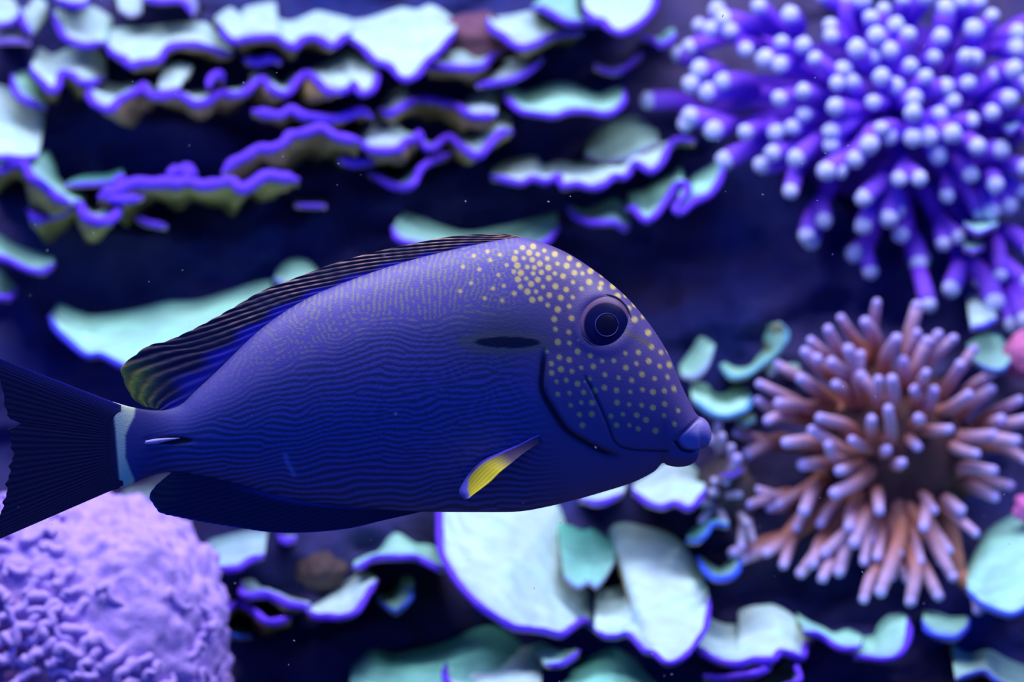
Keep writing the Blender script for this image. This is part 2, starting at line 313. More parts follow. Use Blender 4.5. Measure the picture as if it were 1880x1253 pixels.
# lower left and middle
pl('P', '205,915 245,924 280,918', '270,885 300,868 338,872', rim=0, col=np.array([.22,.22,.25]), p=.05, label='dim grey coral tongue between the tail and the lower fin')
pl('G', '1095,640 1200,655 1280,645 1330,610 1412,580', '1090,560 1110,500 1200,470 1330,440 1430,440', rim=7, col=MINT*.6+LAV*.4, p=.10, label='mint and lavender plate coral between the mound and the fish belly')
pl('G', '1490,475 1530,505 1585,488', '1490,460 1535,470 1580,465', rim=7, p=.06, label='tiny violet lip peeping under the fish lower fin')
pl('G', '1290,735 1290,780 1340,800 1400,790 1480,810 1540,840 1600,852 1665,852', '1292,722 1320,702 1360,705 1400,745 1490,775 1560,800 1620,815 1655,825', rim=8, p=.09, under=20, label='violet coral strip with a pale knob at its left end')
pl('P', '562,1124 583,1135 604,1135 624,1136 651,1128 665,1111 679,1087 693,1070', '577,1111 604,1091 628,1077 620,1080 648,1060 662,1050 680,1049 688,1055', rim=7, p=.12, label='pale green triangular plate coral with violet right edge')
pl('G', '1160,890 1210,880 1250,842 1310,850 1370,890 1430,935 1500,932 1558,910', '1160,860 1200,845 1250,822 1320,832 1390,872 1450,905 1500,905 1552,895', rim=7.5, under=25, p=.09, label='humped violet coral strip beside the purple mound')
pl('G', '1170,975 1230,1000 1290,1015 1348,1005', '1170,930 1240,945 1290,960 1342,978', rim=5, col=TEAL, p=.07, rimcol=np.array([.03, .12, .6]), label='small teal and blue coral strip under the humped violet strip')
pl('F', '140,640 180,640 240,602 300,592 400,592 470,592 540,622 600,652 640,650', '150,605 220,572 280,550 330,480 380,455 440,490 480,512 560,520 605,560', rim=6.5, col=MINT*1.1, p=.10, label='arched mint coral strip leading to the great fan plate')
pl('F', '608,250 603,350 603,450 610,560 650,645 700,725 760,795 830,862 920,922 1000,965 1080,975 1160,985 1250,1005 1310,970 1370,930 1432,975', '640,240 720,230 850,230 1000,230 1120,240 1230,300 1262,360 1285,430 1320,500 1335,590 1365,690 1400,770 1415,850 1432,910', rim=7, p=.15, label='great fan shaped pale green plate coral under the fish belly')
pl('P', '1091,1157 1111,1170 1135,1170 1152,1166 1170,1183 1183,1197 1200,1201 1218,1217 1235,1219 1260,1205 1281,1178 1297,1150 1302,1100', '1094,1084 1130,1077 1150,1070 1156,1050 1140,1015 1118,988 1125,966 1150,960 1185,967 1215,975 1245,990 1270,1020 1290,1060', rim=5.5, p=.16, label='pale plate coral lobe beside the great fan plate')
pl('F', '1270,690 1340,745 1400,720 1440,745 1490,690 1540,600', '1235,400 1300,415 1370,440 1420,430 1480,470 1540,520', rim=0, col=TEAL*1.1, p=.06, dd=-.012, label='teal green coral patch in the gap beside the great fan plate')
pl('F', '270,800 310,850 370,882 410,852 450,812 472,740', '265,780 330,780 375,740 395,690 430,675 458,690', rim=4.5, col=MINT*.75, p=.08, rimcol=np.array([.03, .08, .55]), label='small dim green coral cup below the arched strip')
pl('F', '120,1290 300,1310 500,1310 700,1310 900,1310', '130,1170 240,1080 350,1100 460,1080 560,1060 680,1020 780,970 880,950 980,990 1050,1060', rim=5, col=TEAL*1.25, p=.13, label='dark green ragged plate coral under the great fan plate')
pl('F', '640,1160 632,1220 680,1290 900,1320 1150,1290', '670,1150 780,1118 870,1085 960,1075 1060,1060 1150,1090', rim=7, p=.17, label='pale plate coral with violet left edge below the great fan plate')
pl('F', '1180,1165 1250,1165 1310,1132 1352,1090', '1080,1060 1150,1042 1220,1070 1310,1088', rim=6, col=MINT, p=.15, label='little mint coral wing with violet lip below the great fan plate')
pl('F', '1230,1310 1500,1330 1800,1310', '1330,1170 1440,1100 1540,1070 1640,1130 1740,1240', rim=5, col=TEAL*1.5, p=.14, label='green ridge of plate coral below the pale lobe')
pl('F', '1355,275 1430,300 1500,290 1575,250', '1350,255 1420,240 1500,215 1600,190', rim=6, p=.09, label='narrow violet and white coral edge under the fish throat')
pl('P', '1160,900 1183,922 1214,933 1240,926 1262,936 1280,925 1296,900', '1163,888 1190,872 1218,852 1240,845 1262,850 1280,862 1292,880', rim=6, p=.10, label='pale mint plate coral below the fish chin')
# lower right
pl('E', '110,1060 160,1110 240,1150 330,1165 420,1140 520,1140 560,1100 620,1110 680,1130 700,1060 742,1030', '165,900 260,940 350,940 335,880 400,848 470,840 530,840 620,890 680,950 710,990 725,1010', rim=7, p=.14, label='bright mint plate coral with a square notch in its back edge')
pl('E', '690,990 770,1010 830,1050 890,1080 960,1080 995,1060', '650,885 720,930 790,960 850,990 920,970 1000,1000', rim=6.5, col=MINT, p=.11, label='narrow mint coral bridge between two bright plates')
pl('E', '950,1120 1030,1130 1110,1140 1180,1125 1232,1070 1252,990 1242,920', '1000,1010 1060,1000 1082,950 1130,900 1180,888 1220,890 1235,905', rim=6.5, col=MINT, p=.13, label='mint plate coral lobe curling up at its right end')
pl('E', '150,1225 240,1240 350,1230 440,1210 522,1170', '170,1215 260,1222 350,1195 420,1165 512,1155', rim=8, p=.15, label='thick violet coral edge under the notched bright plate')
pl('E', '440,1290 560,1290 662,1250 652,1190 612,1132', '450,1260 520,1190 560,1160 590,1140 606,1128', rim=6.5, p=.16, label='white coral flap with violet right edge under the notched bright plate')
pl('E', '120,590 150,650 200,700 270,705 330,670 347,610', '130,572 190,620 240,640 290,600 320,585 338,585', rim=6, col=MINT*.9, p=.09, rimcol=np.array([.05, .12, .8]), label='green crescent coral cup beside the pale lobe')
pl('E', '1320,930 1350,990 1430,1020 1500,1020 1560,970 1572,920', '1330,870 1400,880 1470,902 1550,900 1562,905 1568,912', rim=5.5, col=MINT*.75, p=.09, rimcol=np.array([.05, .08, .7]), label='shaded green coral bowl under the pink brown branching coral')  # shade beneath the branches held in the lowered mint colour
pl('E', '1560,760 1620,830 1720,880 1800,900 1865,872 1960,800', '1560,640 1620,520 1680,430 1780,370 1865,335 1960,330', rim=6, col=MINT*1.1, p=.14, rimcol=np.array([.06, .12, .7]), label='large mint plate coral beside the pink brown branching coral')
pl('E', '1500,1245 1600,1212 1660,1205 1730,1260 1900,1330', '1470,1040 1560,1100 1680,1080 1780,1130 1960,1200', rim=5, col=DIM*2, p=.12, rimcol=np.array([.05, .08, .5]), label='dim green coral sheet in the corner under the large mint plate')
pl('E', '60,500 120,502 170,462 200,412 285,420', '60,470 110,420 170,370 220,350 272,370', rim=5, col=TEAL*1.4, p=.09, rimcol=np.array([.05, .15, .7]), label='teal coral scrap between fish chin and pink brown coral')
pl('D', '240,560 290,620 370,620 450,572 520,522 580,462 602,390 572,340', '262,540 330,570 400,558 440,510 490,455 470,420 490,370 492,328', rim=3.5, col=MINT*.85, p=.07, rimcol=np.array([.10, .35, .5]), label='curved mint coral ribbon in front of open dark water')
pl('D', '90,740 150,790 220,830 300,830 390,790 402,720', '80,640 170,660 200,700 260,710 320,670 385,680', rim=4.5, col=MINT*1.1, p=.08, rimcol=np.array([.08, .3, .6]), label='frilly mint coral in front of the fish mouth')
pl('D', '30,610 100,625 170,565 212,460', '20,560 80,480 130,405 195,430', rim=0, col=MINT*.8, p=.05, label='hazy mint coral flap near the fish forehead')
pl('D', '325,860 370,880 430,850', '330,830 370,810 420,810', rim=3, col=MINT*.7, p=.06, rimcol=np.array([.08, .3, .5]), label='mint coral nub just below the frilly mint coral')
pl('D', '240,1140 300,1150 370,1110', '240,1110 300,1090 365,1085', rim=3, col=PALE*.9, p=.08, label='pale yellow green coral scrap below the fish lips')
pl('D', '480,590 510,605 545,590', '480,560 510,548 540,560', rim=0, col=MINT*.5, p=.05, label='dark green coral dot under the curved mint ribbon')
pl('D', '580,600 620,610 665,590', '580,560 620,545 660,555', rim=0, col=MINT*.8, p=.05, label='green coral scrap between mint ribbon and pink brown coral')
pl('D', '1590,530 1650,572 1740,590 1792,540', '1560,440 1640,390 1720,370 1772,430', rim=4, col=MINT*.9, p=.09, rimcol=np.array([.05, .15, .6]), label='green coral lobe beside the pink coral')
pl('D', '1580,360 1650,352 1722,310', '1560,190 1620,170 1700,245', rim=5, col=PALE*.95, p=.10, rimcol=np.array([.1, .1, .8]), label='pale coral flap under the purple branching coral')
pl('C', '1770,610 1810,635 1870,600', '1790,560 1830,530 1890,530', rim=3, col=MINT, p=.12, label='green coral leaf poking out at the purple branches side')
pl('C', '1590,1080 1660,1120 1755,1080', '1600,1055 1680,1040 1750,1050', rim=3, col=MINT*1.1, p=.12, label='pale green coral flake among the lowest purple branches')
pl('C', '1590,1190 1640,1210 1690,1180', '1600,1150 1650,1140 1690,1150', rim=3, col=MINT*.9, p=.12, label='dull green coral flake just under the pale green flake')

# ------------------------------------------------------------------ branching corals
ico_cache = {}
def cap_mesh(r, mat, col, k):
    key = (round(r, 4), k)
    if key in ico_cache: return ico_cache[key]
    import bmesh
    bm = bmesh.new(); bmesh.ops.create_icosphere(bm, subdivisions=2, radius=r)
    for v in bm.verts:
        v.co *= 1+.16*mnoise.noise(v.co*(1.6/r)+Vector((k*3.3, 0, 0)))
    V = [tuple(v.co) for v in bm.verts]; F = [tuple(x.index for x in f.verts) for f in bm.faces]; bm.free()
    ico_cache[key] = mkmesh('tip', V, F, mat, np.broadcast_to(np.asarray(col), (len(V), 3)))
    return ico_cache[key]
def branch_colony(label, core, depth0, R, ry, tips, r_root, r_tip, c0, c1, ctip, tipk, corecol, keep, jit, name, sag=0.0, fork=3, reach=75, length=62):
    """core: pixel of the colony's heart; tips: traced pixels of branch ends"""
    cc = W(core[0], core[1], depth0)
    root = thing(name, cc, label, 'coral')
    # lumpy heart from which the branches spring
    nu, nv = 28, 16
    th = np.linspace(0, 2*np.pi, nu, endpoint=False)[:, None]; ph = np.linspace(.02, np.pi-.02, nv)[None, :]
    k = depth0/FPX
    S = np.stack([np.cos(th)*np.sin(ph)+0*ph, np.sin(th)*np.sin(ph)+0*ph, np.cos(ph)+0*th], -1).reshape(-1, 3)
    nn = np.array([1+.25*mnoise.noise(Vector(q)*2.5) for q in S])[:, None]
    V = cc+S*nn*np.array([R*k*.50, R*k*.5, ry*k*.50])
    mk('core', V, grid_faces(nu, nv, closed_u=True, flip=True), M_BRANCH, root, np.broadcast_to(corecol, (len(V), 3)))  # core coloured dark to paint the shade deep between the branches
    # nearby branch ends share a forked stem
    tips = np.asarray(tips, float); free = list(range(len(tips))); groups = []
    while free:
        a = free.pop(0); near = sorted(free, key=lambda q: np.hypot(*(tips[q]-tips[a])))[:fork-1]
        near = [q for q in near if np.hypot(*(tips[q]-tips[a])) < reach]
        for q in near: free.remove(q)
        groups.append([a]+near)
    def depth_at(x, y):
        rr = math.hypot((x-core[0])/R, (y-core[1])/ry)
        return min(depth0-R*k*(.85*math.sqrt(max(0.0, 1-min(rr, 1)**2))-.10), float(drock(x, y))-.025)
    i = 0
    for g in groups:
        m = tips[g].mean(0); out = (m-np.asarray(core))/(np.hypot(*(m-np.asarray(core)))+1e-6)
        dm = float(np.hypot(*(m-np.asarray(core)))); n0 = m-out*min(length, dm*.55)+np.array([random.uniform(-1, 1), random.uniform(-1, 1)])*length*.25
        node = W(n0[0], n0[1], depth_at(*m)+length*k*1.05)
        f0 = np.asarray(core)+(n0-np.asarray(core))*keep; ro0 = W(f0[0], f0[1], depth0-R*k*.2)
        bend = (node+ro0)/2+np.array([random.uniform(-1, 1), random.uniform(-1, 1), random.uniform(-.5, 1)])*np.linalg.norm(node-ro0)*.12
        sv, sf = tube(crspline(np.array([ro0, bend, node]), 7), np.linspace(r_root*1.25, r_root*1.05, 7)*k, 9)
        mk('stem', sv, sf, M_BRANCH, root, np.broadcast_to(c0, (len(sv), 3)), origin=ro0)
        for q in g:
            x, y = tips[q]; tip = W(x, y, depth_at(x, y)+random.uniform(-1, 1)*jit); i += 1
            mid = (tip+node)/2+np.array([random.uniform(-1, 1), random.uniform(-1, 1), random.uniform(-.4, 1)-sag])*np.linalg.norm(tip-node)*.13
            C = crspline(np.array([node, mid, tip]), 8)
            u = np.linspace(0, 1, 8); sc = random.uniform(.85, 1.15)
            r = (r_root*(1-u)+r_tip*u)*k*sc
            bv, bf = tube(C, r, 9)
            uu = np.clip(np.r_[np.repeat(u, 9), 0, 1], 0, 1)[:, None]
            b = mk('branch', bv, bf, M_BRANCH, root, c0*(1-sstep(.35, 1, uu))+c1*sstep(.35, 1, uu), origin=node)
            me = cap_mesh(round(r_tip*k*sc*tipk, 4), M_TIP, ctip, i % 4)
            t = bpy.data.objects.new('tip', me); COL.objects.link(t); t.parent = b
            d = C[-1]-C[-2]; d /= np.linalg.norm(d)
            t.location = tip+d*r[-1]*.42-node; t.rotation_euler = (random.random()*6, random.random()*6, 0)
    return root
tC = pts('C', '620,40 765,80 460,95 480,150 335,125 395,140 295,220 240,265 725,210 820,220 960,130 960,175 655,280 890,290 545,235 340,335 295,400 455,390 385,440 100,480 300,560 260,590 400,620 555,630 720,470 835,550 985,515 690,630 780,610 970,625 830,440 985,400 1060,405 1165,490 1085,245 1165,280 1205,60 1150,95 1265,130 1320,180 1475,190 1640,150 1720,90 1440,280 1600,280 1640,280 1330,320 1200,375 1265,430 1400,380 1485,420 1345,475 1350,545 1460,555 1525,495 1605,400 1720,375 1795,475 1725,540 1610,580 1525,635 1415,650 1350,655 1205,615 1240,650 1140,685 1080,750 1020,340 1180,180 1245,250 1835,160 1830,235 1820,335 1860,410 1900,290 1460,730 1650,700 1750,720 1870,800 1285,850 1370,850 1615,830 1510,930 1740,880 1855,910 1800,970 1660,1010 1120,940 1235,1030 1270,1000 920,1050 840,1120 1115,1070 1290,1120 1490,1160 1075,1210 1380,1230 950,810 1000,810 960,690 800,750 690,730 640,790 765,905 465,760 1030,10 1100,10 930,-20 1300,10 1400,-10 1580,15 1500,60 1650,20 720,310 415,60 1560,1130 1900,1180 1940,520 1930,640 1950,960 1960,100 860,1140 1720,1000')
tD = pts('D', '1040,40 1300,0 1620,90 1735,60 1865,100 1800,320 1870,300 1700,200 1900,200 1350,215 1480,130')
branch_colony('large purple branching coral with pale blue branch tips', (1640, 215), 1.80, 420, 330, np.vstack([tC, tD]), 13.5, 16.5,
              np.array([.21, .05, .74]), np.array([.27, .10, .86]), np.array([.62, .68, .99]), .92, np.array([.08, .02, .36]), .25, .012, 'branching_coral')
tO = np.vstack([pts('D', '890,310 1075,230 1290,250 820,370 730,430 700,490 840,545 675,630 860,660 1085,640 1280,690 1290,390 1340,440 460,660 450,750 500,850 740,910 600,970 780,840 1050,850 1140,800 1300,840 1520,560 1690,600 1680,690 1830,750 1870,850 1690,930 1810,960 1460,900 1290,990 1600,1030 1690,1120 820,990 950,960 1130,1010 1210,1080 690,1090 880,1120 390,1030 440,1230 870,1230 1000,620 930,480 1160,640 1480,420 1400,400 1220,540 990,510 1870,1060 340,920 1590,480 1340,600 560,560 760,520 1180,420 1020,330 1560,720 1740,850 560,760 1380,700'),
                pts('E', '400,300 510,320 560,300 690,330 780,400 650,420 490,560 580,620 680,660 740,610 810,550 880,650 960,500 1040,490 1090,330 1010,600 1080,580 1160,680 1010,800 1240,700 1260,810 1400,780 1330,420 1450,540 1420,600 1480,680 1310,600 1620,860 1700,260 1780,200 1600,450 860,240 310,560 370,590 790,690 1100,760 1520,330 1380,330 1190,560 930,420')])
branch_colony('spiky pink brown branching coral with lavender tips', (1640, 830), 1.66, 300, 290, tO, 15, 9.5,
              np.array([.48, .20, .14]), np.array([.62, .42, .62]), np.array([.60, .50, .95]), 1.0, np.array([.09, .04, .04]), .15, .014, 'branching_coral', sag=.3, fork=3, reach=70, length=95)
tS = np.vstack([pts('D', '230,880 300,1000 180,950 210,1180 330,1060 250,940'), pts('E', '200,240 270,180 330,250 120,290 380,400 410,480 350,520 150,380 260,390')])
branch_colony('small faded lavender branching coral below the fish mouth', (1335, 905), 1.62, 110, 130, tS, 10, 8,
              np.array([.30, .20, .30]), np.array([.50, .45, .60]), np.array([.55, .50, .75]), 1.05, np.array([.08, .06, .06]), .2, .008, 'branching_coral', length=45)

# pink coral at the reef's side
def blob(name, cx, cy, d, rx, ry, col, label, amp=.25):
    nu, nv = 40, 24
    th = np.linspace(0, 2*np.pi, nu, endpoint=False)[:, None]; ph = np.linspace(.02, np.pi-.02, nv)[None, :]
    S = np.stack([np.cos(th)*np.sin(ph)+0*ph, np.sin(th)*np.sin(ph)+0*ph, np.cos(ph)+0*th], -1).reshape(-1, 3)
    nn = np.array([1+amp*mnoise.noise(Vector(q)*2.2+Vector((cx, cy, 0)))+.08*mnoise.noise(Vector(q)*7) for q in S])[:, None]
    k = d/FPX; V = W(cx, cy, d)+S*nn*np.array([rx*k, rx*k, ry*k])
    o = mk(name, V, grid_faces(nu, nv, closed_u=True, flip=True), M_MOUND, None, np.broadcast_to(col, (len(V), 3)))
    return tag(o, label, 'coral')
blob('encrusting_coral', 1892, 655, 1.66, 52, 46, np.array([.75, .22, .48]), 'pink encrusting coral lump beside the green lobe')
blob('encrusting_coral', 1897, 935, 1.60, 36, 30, np.array([.80, .20, .55]), 'magenta coral lump beside the large mint plate')
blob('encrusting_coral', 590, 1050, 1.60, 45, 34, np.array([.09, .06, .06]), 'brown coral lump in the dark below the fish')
blob('encrusting_coral', 875, 75, 1.86, 75, 50, np.array([.20, .09, .14]), 'dull mauve coral lump between two white plates')

# ------------------------------------------------------------------ purple mound of wormy lobes
def mound():
    cx, cy, d0 = 125, 1250, 1.47; k = d0/FPX; rx, rz, rdep = 300*k, 338*k, 240*k
    cc = W(cx, cy, d0)
    root = thing('mound_coral', cc, 'large lavender purple mound coral of wormy folded lobes', 'coral')
    nu, nv = 260, 160
    th = np.linspace(0, 2*np.pi, nu, endpoint=False)[:, None]; ph = np.linspace(.01, np.pi-.01, nv)[None, :]
    S = np.stack([np.cos(th)*np.sin(ph)+0*ph, np.sin(th)*np.sin(ph)+0*ph, np.cos(ph)+0*th], -1).reshape(-1, 3)
    def sq(q):                                            # fuller shoulders than a ball
        q = np.asarray(q); return q/(np.abs(q[..., 0:1])**2.7+np.abs(q[..., 1:2])**2.7+np.abs(q[..., 2:3])**2.7)**(1/2.7)
    def rad(q):
        return 1+.085*mnoise.noise(Vector(q)*2.6+Vector((5, 1, 2)))+.045*mnoise.noise(Vector(q)*7)+.06*(abs(mnoise.noise(Vector(q)*11))-.2)+.03*(abs(mnoise.noise(Vector(q)*23))-.2)
    rr = np.array([rad(q) for q in S])[:, None]
    V = cc+sq(S)*rr*np.array([rx, rdep, rz])*.965
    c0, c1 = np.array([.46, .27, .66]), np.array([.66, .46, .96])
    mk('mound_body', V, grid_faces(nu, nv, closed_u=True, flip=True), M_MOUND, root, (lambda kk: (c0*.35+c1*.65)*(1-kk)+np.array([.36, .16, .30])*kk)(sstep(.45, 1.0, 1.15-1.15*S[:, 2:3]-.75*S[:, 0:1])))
    cnt = 0; i = 0; N = 1700; up = np.array([0, 0, 1.0])
    R_ = np.random.default_rng(3)
    while cnt < 298 and i < N:
        z = 1-2*(i+.5)/N; a = i*2.399963; i += 1
        s = math.sqrt(1-z*z); q = np.array([s*math.cos(a), s*math.sin(a), z])
        crisp = float(np.clip(1.15-1.15*q[2]-.75*q[0]+.25*mnoise.noise(Vector(q)*3), 0.0, 1.15))
        if q[1] > .15 or z < -.12 or q[0] < -.80 or crisp < .12: continue
        if R_.random() < (.80 if crisp < .55 else .12): continue
        n = q/np.array([rx, rdep, rz]); n /= np.linalg.norm(n)
        t1 = np.cross(n, up); t1 /= np.linalg.norm(t1)+1e-9; t2 = np.cross(n, t1)
        ang = R_.normal(.35, .55); t = t1*math.cos(ang)+t2*math.sin(ang); sd = np.cross(n, t)
        L = R_.uniform(14, 30)*k; h = (R_.uniform(2, 20)*crisp+1)*k
        P = cc+sq(q)*rad(q)*np.array([rx, rdep, rz])*.965
        w1, w2 = R_.normal(0, .45, 2); free = R_.uniform(-.2, 1.5)
        C = crspline(np.array([P-t*L-n*4*k, P-t*L*.5+sd*L*w1+n*h*.7, P+n*h, P+t*L*.5+sd*L*w2+n*h*.95, P+t*L+n*h*free]), 12)
        r = R_.uniform(6.5, 9.5)*k*(1+.16*np.sin(np.linspace(0, 6, 12)+R_.uniform(0, 6)))
        bv, bf = tube(C, r, 8)
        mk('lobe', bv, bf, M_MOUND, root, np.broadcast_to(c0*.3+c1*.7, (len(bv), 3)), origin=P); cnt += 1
    return root
mound()

# ------------------------------------------------------------------ the fish
SF = DFISH/FPX                                    # metres per photo pixel at the fish
def FW(px, py, off):
    """pixel on the fish plane, off = pixels towards the viewer"""
    px = np.asarray(px, float); py = np.asarray(py, float); off = np.asarray(off, float)
    k = 1-off*SF/DFISH
    x = (px-940)*SF*k; u = -(py-626.5)*SF*k; d = DFISH-off*SF
    return np.stack([x, d*CP+u*SP, CAMZ+u*CP-d*SP], -1)
fish = thing('surgeonfish', FW(780, 940, 0), 'dark blue surgeonfish with yellow spotted head, white tail band and yellow pectoral fin', 'fish')
TOP = np.array([(203, 737), (247, 749), (290, 752), (330, 742), (360, 715), (400, 678), (480, 602), (560, 549), (640, 515), (720, 487), (800, 465), (870, 449), (930, 438), (965, 437), (1000, 447), (1040, 464), (1080, 489), (1120, 519), (1160, 556), (1200, 606), (1230, 656), (1250, 705), (1268, 742), (1280, 762), (1292, 768), (1301, 778), (1306, 792)], float)
BOT = np.array([(203, 902), (235, 892), (270, 877), (310, 868), (360, 874), (440, 892), (520, 915), (600, 929), (700, 937), (760, 940), (880, 941), (950, 940), (1000, 932), (1050, 920), (1100, 906), (1160, 887), (1200, 867), (1216, 851), (1226, 855), (1245, 858), (1265, 855), (1279, 846), (1284, 836), (1285, 826), (1293, 823), (1301, 818), (1306, 806)], float)
WID = np.array([(203, 5), (235, 12), (300, 22), (400, 46), (550, 78), (700, 97), (850, 104), (980, 100), (1080, 90), (1160, 72), (1220, 50), (1255, 34), (1285, 25), (1300, 18), (1306, 7)], float)
def smooth_interp(P, x):
    C = crspline(P, 1500); return np.interp(x, C[:, 0], C[:, 1])
def dist_poly(X, Y, P):
    best = np.full(X.shape, 1e9); tt = np.zeros(X.shape); n = len(P)-1
    for i in range(n):
        a, b = P[i], P[i+1]; ab = b-a; t = np.clip(((X-a[0])*ab[0]+(Y-a[1])*ab[1])/(ab@ab), 0, 1)
        d = np.hypot(X-a[0]-t*ab[0], Y-a[1]-t*ab[1]); m = d < best
        best = np.where(m, d, best); tt = np.where(m, (i+t)/n, tt)
    return best, tt
GILL = crspline(np.array([(1000, 636), (996, 680), (995, 716), (1012, 750), (1040, 790), (1078, 815), (1112, 832), (1150, 842)]), 60)
PREOP = crspline(np.array([(1070, 684), (1093, 728), (1114, 775), (1130, 813), (1160, 826), (1226, 829)]), 50)
MOUTH = crspline(np.array([(1240, 812), (1252, 826), (1268, 829), (1290, 824), (1306, 822)]), 30)
LIPBACK = crspline(np.array([(1286, 764), (1268, 782), (1248, 800), (1240, 813)]), 20)
EYE = (1109, 590)
# labyrinth of the flank, grown on a 2 px grid
gx0, gy0, st = 190, 425, 2.0
nxg, nyg = 576, 290
XX, YY = np.meshgrid(gx0+np.arange(nxg)*st, gy0+np.arange(nyg)*st, indexing='ij')
kx = np.fft.fftfreq(nxg, st)[:, None]; ky = np.fft.fftfreq(nyg, st)[None, :]
kr = np.hypot(kx, ky); ka = np.arctan2(ky, kx)
def filt(per, ang=None, tight=.14, aw=.35):
    K = np.exp(-((kr-1/per)/(tight/per))**2)
    if ang is not None:
        da = np.arctan2(np.sin(2*(ka-ang)), np.cos(2*(ka-ang)))/2
        K = K*np.exp(-(da/aw)**2)
    return K/ K.max()
K_st = filt(10.5, math.radians(90-5), .18, .42); K_st2 = filt(10.0, math.radians(90-26), .16, .32)
K_ma = filt(9.5, None, .16); K_v = filt(10.5, math.radians(4), .16, .35)
u = rng.normal(0, 1, (nxg, nyg))
up_line = np.interp(XX, [240, 330, 430, 520, 700, 900, 1000], [800, 785, 735, 680, 600, 590, 590])     # above: maze, below: stripes
w_ma = sstep(30, -30, YY-up_line); w_left = sstep(620, 420, XX)*sstep(800, 700, YY)
w_v = .6*w_ma*np.exp(-((XX-740)/120)**2)*np.exp(-((YY-520)/45)**2)
def field(per):
    q = np.fft.ifft2(np.fft.fft2(rng.normal(0, 1, (nxg, nyg)))*np.exp(-(kr*per)**2*4)).real; return q/q.std()
for it in range(9):
    U = np.fft.fft2(u)
    a = np.fft.ifft2(U*K_st).real; b = np.fft.ifft2(U*K_st2).real; c = np.fft.ifft2(U*K_ma).real; v_ = np.fft.ifft2(U*K_v).real
    nrm = lambda q: q/(q.std()+1e-9)
    s_ = nrm(a)*(1-w_left)+nrm(b)*w_left
    mix = s_*(1-w_ma)+nrm(c)*w_ma*(1-.6*w_v)+nrm(v_)*w_v*.8
    u = np.tanh(1.3*mix)+(rng.normal(0, .5, u.shape) if it < 7 else 0)
WX, WY = field(60)*2.5, field(45)*4.0
BRK = field(6)
LAB = u
def sample(A, X, Y):
    fx = np.clip((X-gx0)/st, 0, nxg-1.001); fy = np.clip((Y-gy0)/st, 0, nyg-1.001)
    i = fx.astype(int); j = fy.astype(int); a = fx-i; b = fy-j
    return A[i, j]*(1-a)*(1-b)+A[i+1, j]*a*(1-b)+A[i, j+1]*(1-a)*b+A[i+1, j+1]*a*b
SPOTS = np.vstack([pts('K', '90,255 180,245 275,280 365,310 490,345 35,292 147,298 220,312 300,348 22,350 100,345 173,358 237,392 388,392 466,410 567,402 670,395 45,408 130,420 190,425 310,425 365,475 435,498 532,470 600,475 668,455 768,487 15,460 75,470 180,475 250,465 50,525 122,518 220,528 313,515 520,550 658,548 760,560 750,600 862,585 940,585 72,588 162,565 265,588 370,585 462,612 592,605 900,668 968,662 20,645 132,630 205,630 318,660 415,682 517,678 173,700 243,690 305,745 390,782 487,755 995,770 1048,738 1110,755 508,857 360,865 1115,845 1045,868 485,975 370,950 390,1060 490,1068 560,1140 668,1175 965,1155 1077,1148 1187,1100 1270,1148 1160,980 403,1190 487,1212 768,1220 867,1218 1165,1222 1335,1135 295,1140'),
                   pts('L', '335,130 417,178 510,195 590,165 693,155 970,165 1060,130 1258,152 1340,140 338,210 380,283 462,272 558,302 792,225 908,250 1020,272 1107,222 1215,258 1325,245 788,335 890,358 1008,370 1112,352 1200,372 1298,362 490,380 610,375 703,362 390,390 590,462 682,465 895,462 998,478 1105,485 1200,505 1300,475 500,485 575,565 680,560 843,578 945,562 1062,570 1142,610 1295,572 1415,532 600,655 890,655 1000,655 1075,685 1222,703 1385,645 660,262 1380,345')])
for x, y in [(900, 478), (915, 505), (930, 487), (905, 530), (880, 495), (865, 520), (890, 548), (925, 525), (922, 552), (850, 490), (845, 535), (870, 470), (895, 462), (918, 468)]:
    SPOTS = np.vstack([SPOTS, [x, y]])
